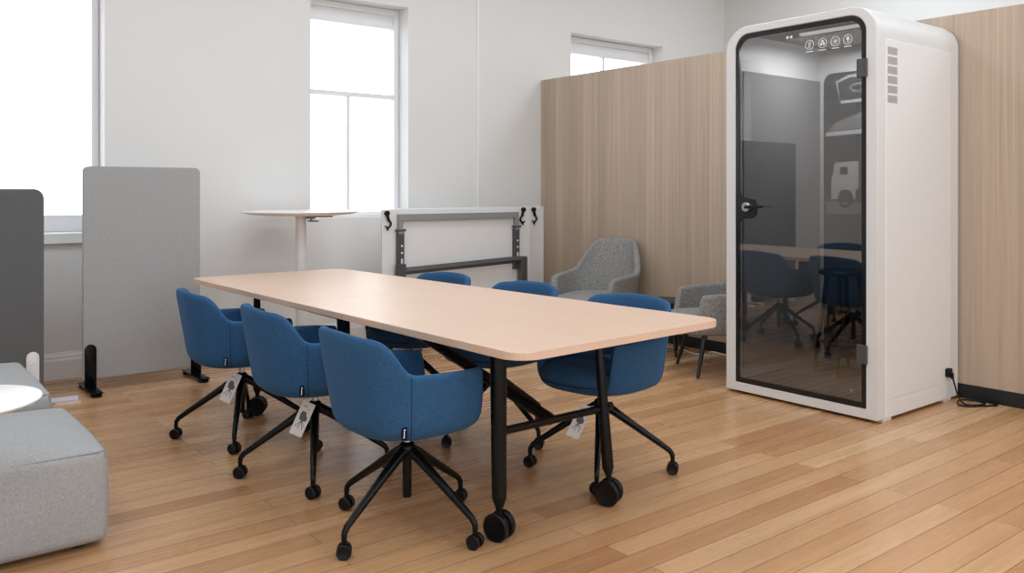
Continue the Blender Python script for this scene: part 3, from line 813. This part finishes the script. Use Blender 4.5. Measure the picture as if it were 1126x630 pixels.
# ------------------------------------------------------------------ armchairs
AC = Shell(a=.345, bb=.335, bf=.44, n=2.6, zb=.30, hb=.925, ha=.64, hf=.36, t0=28, t1=70, te0=118, te1=130, lean=.13, side=.02, foot=.86, zr=.12, arm_slope=-.03, taper=.25)
def make_armchair(label):
    t = thing('armchair', label, 'armchair', group='grey tweed armchairs')
    bm = bmesh.new(); AC.build(bm, 10)
    finish('seat_shell', bm, M['armchair'], t, mods=(('SOLIDIFY', dict(thickness=.06, offset=-1.)), ('SUBSURF', dict(levels=1, render_levels=2))))
    bm = bmesh.new(); cushion(bm, .272, .262, .435, 2.8, .345, .45, crown=.02)
    finish('seat_cushion', bm, M['armchair'], t, loc=(.01, 0, 0), mods=(('SUBSURF', dict(levels=1, render_levels=1)),))
    for sx, sy in ((1, 1), (1, -1), (-1, 1), (-1, -1)):
        bm = bmesh.new(); tube(bm, [(.20 * sx, .20 * sy, .305), (.272 * sx, .262 * sy, 0)], [.021, .012], 14)
        finish('leg', bm, M['black_skirt'], t)
    return t
arm1 = make_armchair('grey tweed armchair with whole back showing before the veneer wall')
arm2 = copy_tree(arm1)
arm2['label'] = 'grey tweed armchair half hidden behind the phone booth'
arm1.location = (5.295, 5.50, 0); arm1.rotation_euler = (0, 0, R(197))
arm2.location = (5.245, 4.065, 0); arm2.rotation_euler = (0, 0, R(147))

t = thing('side_table', 'small round black side table between the two grey armchairs', 'side table', (5.42, 4.79, 0))
bm = bmesh.new(); lathe(bm, [(0, .425), (.215, .425), (.225, .43), (.225, .447), (.22, .45), (0, .45)], 40)
finish('table_top', bm, M['black_skirt'], t)
for k in range(3):
    a = R(250 + 120 * k)
    bm = bmesh.new(); tube(bm, [(.10 * math.cos(a), .10 * math.sin(a), .427), (.19 * math.cos(a), .19 * math.sin(a), 0)], [.018, .012], 12)
    finish('leg', bm, M['black_skirt'], t)

bm = bmesh.new()
tube(bm, spline([(5.66, 5.35, .006), (5.60, 5.05, .006), (5.66, 4.85, .006), (5.58, 4.62, .006), (5.62, 4.5, .006), (5.74, 4.55, .008), (5.73, 4.40, .006), (5.70, 4.2, .006), (5.72, 3.9, .006), (5.74, 3.7, .006)], 8), .0055, 8)
tag(finish('extension_lead', bm, M['white_metal']), 'thin white cable lying along the black skirting behind the armchairs', 'cable')

# ------------------------------------------------------------------ free-standing acoustic screens
def screen(label, xc, y, w, z0, z1, r, mat, footmat, feet, rz=0.):
    t = thing('acoustic_screen', label, 'screen', (xc, y, 0), R(rz))
    bm = bmesh.new(); prism(bm, rrect(-w / 2, w / 2, z0, z1, r, 8, (0, 0, 1, 1)), -.017, .017, bevel=.005)
    finish('panel', bm, mat, t, smooth=False)
    for fx in feet:
        bm = bmesh.new()
        prism(bm, rrect(fx - .037, fx + .037, .03, .325, .037, 8, (0, 0, 1, 1)), -.025, -.0175, bevel=.001)
        box(bm, (fx - .037, -.22, .022), (fx + .037, .2, .032), .003)
        for zz in (.12, .25): tube(bm, [(fx - .012, -.0262, zz - .006), (fx + .012, -.0262, zz + .012)], .004, 6)
        for yy in (-.19, .17): lathe(bm, [(.034, 0), (.036, .004), (.036, .014), (.02, .023)], 18, Matrix.Translation((fx, yy, 0)))
        finish('foot', bm, footmat, t, smooth=True, angle=30)
screen('tall light grey felt screen on black feet by the left window', 1.645, 6.30, .78, .085, 1.537, .035, M['screen_light'], M['black'], (-.345, .36), 0)
screen('dark grey felt screen at the left edge, on a pale metal foot', .62, 6.24, .78, .085, 1.382, .06, M['screen_dark'], M['white_metal'], (-.33, .325), 0)

screen('tallest grey felt screen, showing only as a reflection in the booth glass', .12, 6.52, 1.19, .085, 2.0, .03, M['screen_dark'], M['black'], (-.42, .43), 0)

# ------------------------------------------------------------------ round high table
t = thing('high_table', 'white round standing-height table before the middle window', 'table', (2.83, 6.30, 0))
bm = bmesh.new(); lathe(bm, [(0, 1.176), (.30, 1.176), (.40, 1.186), (.438, 1.197), (.448, 1.204), (.446, 1.209), (.435, 1.212), (0, 1.212)], 64)
finish('table_top', bm, M['white_top'], t)
bm = bmesh.new(); lathe(bm, [(.042, .03), (.042, 1.165), (.06, 1.166), (.06, 1.176)], 28)
finish('column', bm, M['white_metal'], t)
bm = bmesh.new(); lathe(bm, [(0, 0), (.25, 0), (.255, .006), (.25, .014), (.06, .03), (0, .03)], 48)
finish('base_plate', bm, M['white_metal'], t)
bm = bmesh.new(); box(bm, (.02, -.11, 1.148), (.075, -.05, 1.176), .003); box(bm, (.03, -.115, 1.125), (.10, -.06, 1.137), .003); tube(bm, [(.05, -.085, 1.13), (.05, -.085, 1.16)], .01, 8)
box(bm, (.08, -.2, 1.16), (.18, -.08, 1.177), .004)
finish('height_lever', bm, M['grey_metal'], t, smooth=False)

# ------------------------------------------------------------------ folded tables stored on edge by the wall
def hook(bm, x, y, z, flip=1):
    """Folded linking hook: round head, curved neck, small claw, standing off the board."""
    lathe(bm, [(0, -.014), (.021, -.014), (.023, -.008), (.023, .008), (.021, .014), (0, .014)], 20, Matrix.Translation((x, y, z)) @ Matrix.Rotation(PI / 2, 4, 'X'))
    p = [(x + flip * .002, y, z - .01), (x + flip * .012, y, z - .045), (x + flip * .018, y, z - .06), (x + flip * .036, y, z - .08), (x + flip * .036, y, z - .10), (x + flip * .02, y, z - .118), (x + flip * .004, y, z - .128)]
    tube(bm, spline(p, 4), [.013] * 9 + [.009] * 16, 8)
    tube(bm, [(x + flip * .006, y, z - .126), (x - flip * .016, y, z - .108)], .007, 8)
    tube(bm, [(x + flip * .006, y, z - .124), (x + flip * .008, y, z - .146)], .008, 8)
def folded_table(label, x0, x1, y, ztop, frame, hooks):
    t = thing('folding_table', label, 'folding table', ((x0 + x1) / 2, y, 0), 0, 'white folding tables stored on edge')
    xc = (x0 + x1) / 2; w = (x1 - x0) / 2
    bm = bmesh.new(); prism(bm, rrect(-w, w, .34, ztop, .012, 4), -.012, .012, bevel=.003)
    finish('tabletop', bm, M['board'], t, smooth=False)
    for hx, hz_, fl in hooks:
        bm = bmesh.new(); hook(bm, hx - xc, -.026, hz_, fl); finish('linking_hook', bm, M['black_plastic'], t)
    lx = [frame[0] - xc, frame[1] - xc]
    if len(frame) > 2:
        fz = frame[2]
        bm = bmesh.new()
        box(bm, (lx[0] - .012, -.05, fz - .055), (lx[1] + .012, -.013, fz), .003)
        for s, x in ((1, lx[0]), (-1, lx[1])):
            box(bm, (x - .012 if s > 0 else x - .028, -.05, fz - .17), (x + .028 if s > 0 else x + .012, -.013, fz - .0552), .002)
        finish('grey_frame', bm, M['grey_metal'], t, smooth=False)
        for s, x in ((1, lx[0] + .01), (-1, lx[1] - .01)):
            bm = bmesh.new(); box(bm, (x - .032, -.048, fz - .54), (x + .032, -.0125, fz - .155), .003)
            tube(bm, [(x - .05, -.042, fz - .138), (x + .045, -.042, fz - .138)], .012, 10)
            rl = finish('slotted_rail', bm, M['dark_metal'], t, smooth=False)
            for dz, hh in ((-.27, .016), (-.33, .016), (-.40, .04), (-.445, .012)):
                bm = bmesh.new(); box(bm, (x - .002, -.050, fz + dz - hh / 2), (x + .016, -.0475, fz + dz + hh / 2)); finish('slot_hole', bm, M['board'], rl, smooth=False)
        bm = bmesh.new(); tube(bm, [(lx[0] + .0, -.075, fz - .485), (lx[1] + .0, -.075, fz - .445)], .031, 4); finish('crossbar', bm, M['dark_metal'], t, smooth=False)
    for x in lx:
        bm = bmesh.new()
        prism(bm, rrect(x - .045 if x < 0 else x - .0, x + .0 + .03 if x < 0 else x + .075, .06, .75, .012, 4), -.10 if len(frame) > 2 else -.012, -.045 if len(frame) > 2 else .03, bevel=.004)
        lg = finish('leg', bm, M['dark_metal'], t, smooth=False)
        bm = bmesh.new(); fx = x - .01 if x < 0 else x + .037
        ext = .40 if len(frame) > 2 else .07
        prism(bm, [(fx + u, v) for u, v in rrect(-.028, .028, -ext, .15 if len(frame) > 2 else .10, .027, 6)], .055, .075, lambda u, v, d: (u, v, d), .004)
        finish('foot_bar', bm, M['dark_metal'], lg, smooth=False)
        for yy in ((-ext + .06, .10) if len(frame) > 2 else (.0, .06)):
            bm = bmesh.new(); twin_castor(bm, 0, 0, .027, .016, .01, 0, .057, .008); finish('castor', bm, M['black_plastic'], lg, loc=(fx, yy, 0))
    return t
folded_table('front white folding table stored on edge, grey frame showing, against the wall', 3.545, 5.16, 6.28, 1.212, (3.70, 4.985, 1.17), ((3.585, 1.18, 1), (5.07, 1.19, -1)))
folded_table('rear white folding table stored on edge, right end showing by the veneer wall', 3.80, 5.47, 6.44, 1.214, (4.1, 5.1), ((5.33, 1.185, 1),))

# ------------------------------------------------------------------ modular sofa and tray table
def pouf(name, label, cat, x0, x1, y0, y1, z0, z1, group=None):
    t = thing(name, label, cat, ((x0 + x1) / 2, (y0 + y1) / 2, 0), 0, group)
    w, d = (x1 - x0) / 2, (y1 - y0) / 2
    bm = bmesh.new()
    nx, ny, nz = 14, 12, 8
    def shape(u, v, s):     # u,v,s in -1..1 on the block's surface
        bulge = .075
        x = u * w * (1 - .012 + bulge * (1 - v * v) * (1 - s * s) * (abs(u) > .99)) 
        y = v * d * (1 - .012 + bulge * (1 - u * u) * (1 - s * s) * (abs(v) > .99))
        z = (z0 + z1) / 2 + s * (z1 - z0) / 2 + (.085 * (1 - u * u) * (1 - v * v) if s > .99 else 0)
        return (x, y, z)
    verts = {}
    def V(i, j, k):
        if (i, j, k) not in verts: verts[i, j, k] = bm.verts.new(shape(2 * i / nx - 1, 2 * j / ny - 1, 2 * k / nz - 1))
        return verts[i, j, k]
    for i in range(nx):
        for j in range(ny):
            bm.faces.new((V(i, j, 0), V(i, j + 1, 0), V(i + 1, j + 1, 0), V(i + 1, j, 0))); bm.faces.new((V(i, j, nz), V(i + 1, j, nz), V(i + 1, j + 1, nz), V(i, j + 1, nz)))
    for i in range(nx):
        for k in range(nz):
            bm.faces.new((V(i, 0, k), V(i + 1, 0, k), V(i + 1, 0, k + 1), V(i, 0, k + 1))); bm.faces.new((V(i, ny, k), V(i, ny, k + 1), V(i + 1, ny, k + 1), V(i + 1, ny, k)))
    for j in range(ny):
        for k in range(nz):
            bm.faces.new((V(0, j, k), V(0, j, k + 1), V(0, j + 1, k + 1), V(0, j + 1, k))); bm.faces.new((V(nx, j, k), V(nx, j + 1, k), V(nx, j + 1, k + 1), V(nx, j, k + 1)))
    finish('upholstery', bm, M['sofa'], t, angle=180, mods=(('BEVEL', dict(width=.035, segments=4, limit_method='ANGLE', angle_limit=R(50))), ('SUBSURF', dict(levels=1, render_levels=1))))
    bm = bmesh.new()
    c = .045; e1, e2, zt = .018, .016, z1 - .011
    loop = [(-w + c, -d + e2), (w - c, -d + e2), (w - e1 - .008, -d + e2 + .008), (w - e1, -d + c), (w - e1, d - c), (w - e1 - .008, d - e2 - .008), (w - c, d - e2), (-w + c, d - e2), (-w + e1 + .008, d - e2 - .008), (-w + e1, d - c), (-w + e1, -d + c), (-w + e1 + .008, -d + e2 + .008), (-w + c, -d + e2)]
    tube(bm, [(x, y, zt) for x, y in loop], .0045, 8, caps=False)
    for sx, sy in ((1, -1), (1, 1), (-1, 1), (-1, -1)):
        tube(bm, [(sx * (w - e1 - .003), sy * (d - e2 - .003), z0 + .02), (sx * (w - e1 - .003), sy * (d - e2 - .003), zt - .004)], .0045, 8)
    finish('piping', bm, M['piping'], t)
    for sx in (-1, 1):
        for sy in (-1, 1):
            bm = bmesh.new(); lathe(bm, [(.03, 0), (.03, z0 + .012)], 14, Matrix.Translation((sx * (w - .1), sy * (d - .1), 0))); finish('foot', bm, M['black_plastic'], t)
    return t
pouf('sofa_module', 'light grey square sofa block in the lower left corner, nearest the camera', 'sofa', -.55, .80, 3.505, 4.35, .02, .378, 'light grey sofa blocks')
pouf('sofa_module', 'second light grey sofa block, behind the nearest one before the dark screen', 'sofa', -.55, .765, 4.435, 5.39, .02, .425, 'light grey sofa blocks')

t = thing('tray_table', 'white round tray table reaching over the light grey sofa block', 'side table', (.275, 3.225, 0))
bm = bmesh.new(); lathe(bm, [(0, .678), (.22, .678), (.236, .683), (.242, .69), (.24, .694), (.228, .696), (0, .696)], 56)
finish('table_top', bm, M['white_top'], t)
bm = bmesh.new(); lathe(bm, [(.016, .012), (.016, .68)], 20); lathe(bm, [(.05, .67), (.05, .68)], 20); finish('column', bm, M['white_metal'], t)
bm = bmesh.new(); lathe(bm, [(0, 0), (.262, 0), (.265, .004), (.26, .01), (.03, .014), (0, .014)], 48); finish('base_plate', bm, M['white_metal'], t)

t = thing('paper', 'lilac and tan papers lying on the floor behind the sofa', 'paper', (1.12, 6.12, 0))
bm = bmesh.new(); prism(bm, [(-.10, -.05), (.06, -.07), (.08, .05), (-.08, .06)], .0005, .012, lambda u, v, d: (u, v, d + .004)); finish('lilac_sheet', bm, M['lilac'], t, smooth=False)
bm = bmesh.new(); prism(bm, [(-.09, -.10), (.06, -.13), (.08, -.07), (-.06, -.05)], .0, .004, lambda u, v, d: (u, v, d)); finish('tan_sheet', bm, M['tan'], t, smooth=False)

# ------------------------------------------------------------------ light
w = bpy.data.worlds.new('overcast'); bpy.context.scene.world = w; w.use_nodes = True
nt = w.node_tree; bg = nt.nodes['Background']
tcw = node(nt, 'ShaderNodeTexCoord'); sp_ = node(nt, 'ShaderNodeSeparateXYZ'); nt.links.new(tcw.outputs['Generated'], sp_.inputs[0])
mr = node(nt, 'ShaderNodeMapRange'); mr.inputs['From Min'].default_value = -.2; mr.inputs['From Max'].default_value = .5
nt.links.new(sp_.outputs['Z'], mr.inputs['Value'])
nt.links.new(mix_rgb(nt, mr.outputs[0], (.90, .945, 1.), (.92, .965, 1.)), bg.inputs['Color'])
bg.inputs['Strength'].default_value = 4.6

def area(name, loc, rot, sx, sy, power, col=(1, 1, 1), portal=False):
    l = bpy.data.lights.new(name, 'AREA'); l.shape = 'RECTANGLE'; l.size = sx; l.size_y = sy; l.energy = power; l.color = col
    if portal: l.cycles.is_portal = True
    o = bpy.data.objects.new(name, l); C.objects.link(o); o.location = loc; o.rotation_euler = rot
    return o
for (a, b, c, d) in win_holes:
    area('daylight_portal', ((a + b) / 2, W + .30, (c + d) / 2), (-PI / 2, 0, 0), b - a, d - c, 1, portal=True)
for (a, b, c, d) in back_holes:
    area('daylight_portal', ((a + b) / 2, BY - .16, (c + d) / 2), (PI / 2, 0, 0), b - a, d - c, 1, portal=True)
for (a, b, c, d) in left_holes:
    area('daylight_portal', (LX - .16, (a + b) / 2, (c + d) / 2), (0, -PI / 2, 0), d - c, b - a, 1, portal=True)
# unseen ceiling panels added to light the room evenly
for x in (-.6, 2.2, 4.4):
    for y in (-1.2, 1.6, 4.6):
        area('ceiling_panel_lamp', (x, y, CZ - .03), (0, 0, 0), 1.2, 1.2, 36, (.83, .925, 1.))
area('ceiling_panel_lamp', (7.4, 4.2, CZ - .03), (0, 0, 0), 1.2, 1.2, 60, (.83, .925, 1.))  # these two added for light behind the partition
area('ceiling_panel_lamp', (7.4, 1.0, CZ - .03), (0, 0, 0), 1.2, 1.2, 50, (.83, .925, 1.))

area('booth_ceiling_lamp', (5.25, 3.09, 2.395), (0, 0, 0), .5, .5, 22)  # added fill that brightens the booth interior, no fitting seen

# ------------------------------------------------------------------ camera
cam = bpy.data.cameras.new('camera'); co = bpy.data.objects.new('camera', cam); C.objects.link(co)
co.location = (0, 0, 1.37); co.rotation_euler = (PI / 2, 0, -.6676)
cam.sensor_width = 36.; cam.sensor_fit = 'HORIZONTAL'
cam.lens = 927.2 / 1126 * 36.
cam.shift_y = (209.8 - 315) / 1126
cam.clip_start = .05; cam.clip_end = 60
sc = bpy.context.scene
sc.camera = co
sc.view_settings.view_transform = 'Standard'
sc.view_settings.look = 'None'
sc.view_settings.gamma = 1.
sc.view_settings.use_curve_mapping = False
sc.view_settings.exposure = -.52
sc.cycles.use_denoising = True
sc.cycles.max_bounces = 10
sc.cycles.diffuse_bounces = 5
sc.cycles.transparent_max_bounces = 16
sc.cycles.caustics_reflective = False
sc.cycles.caustics_refractive = False
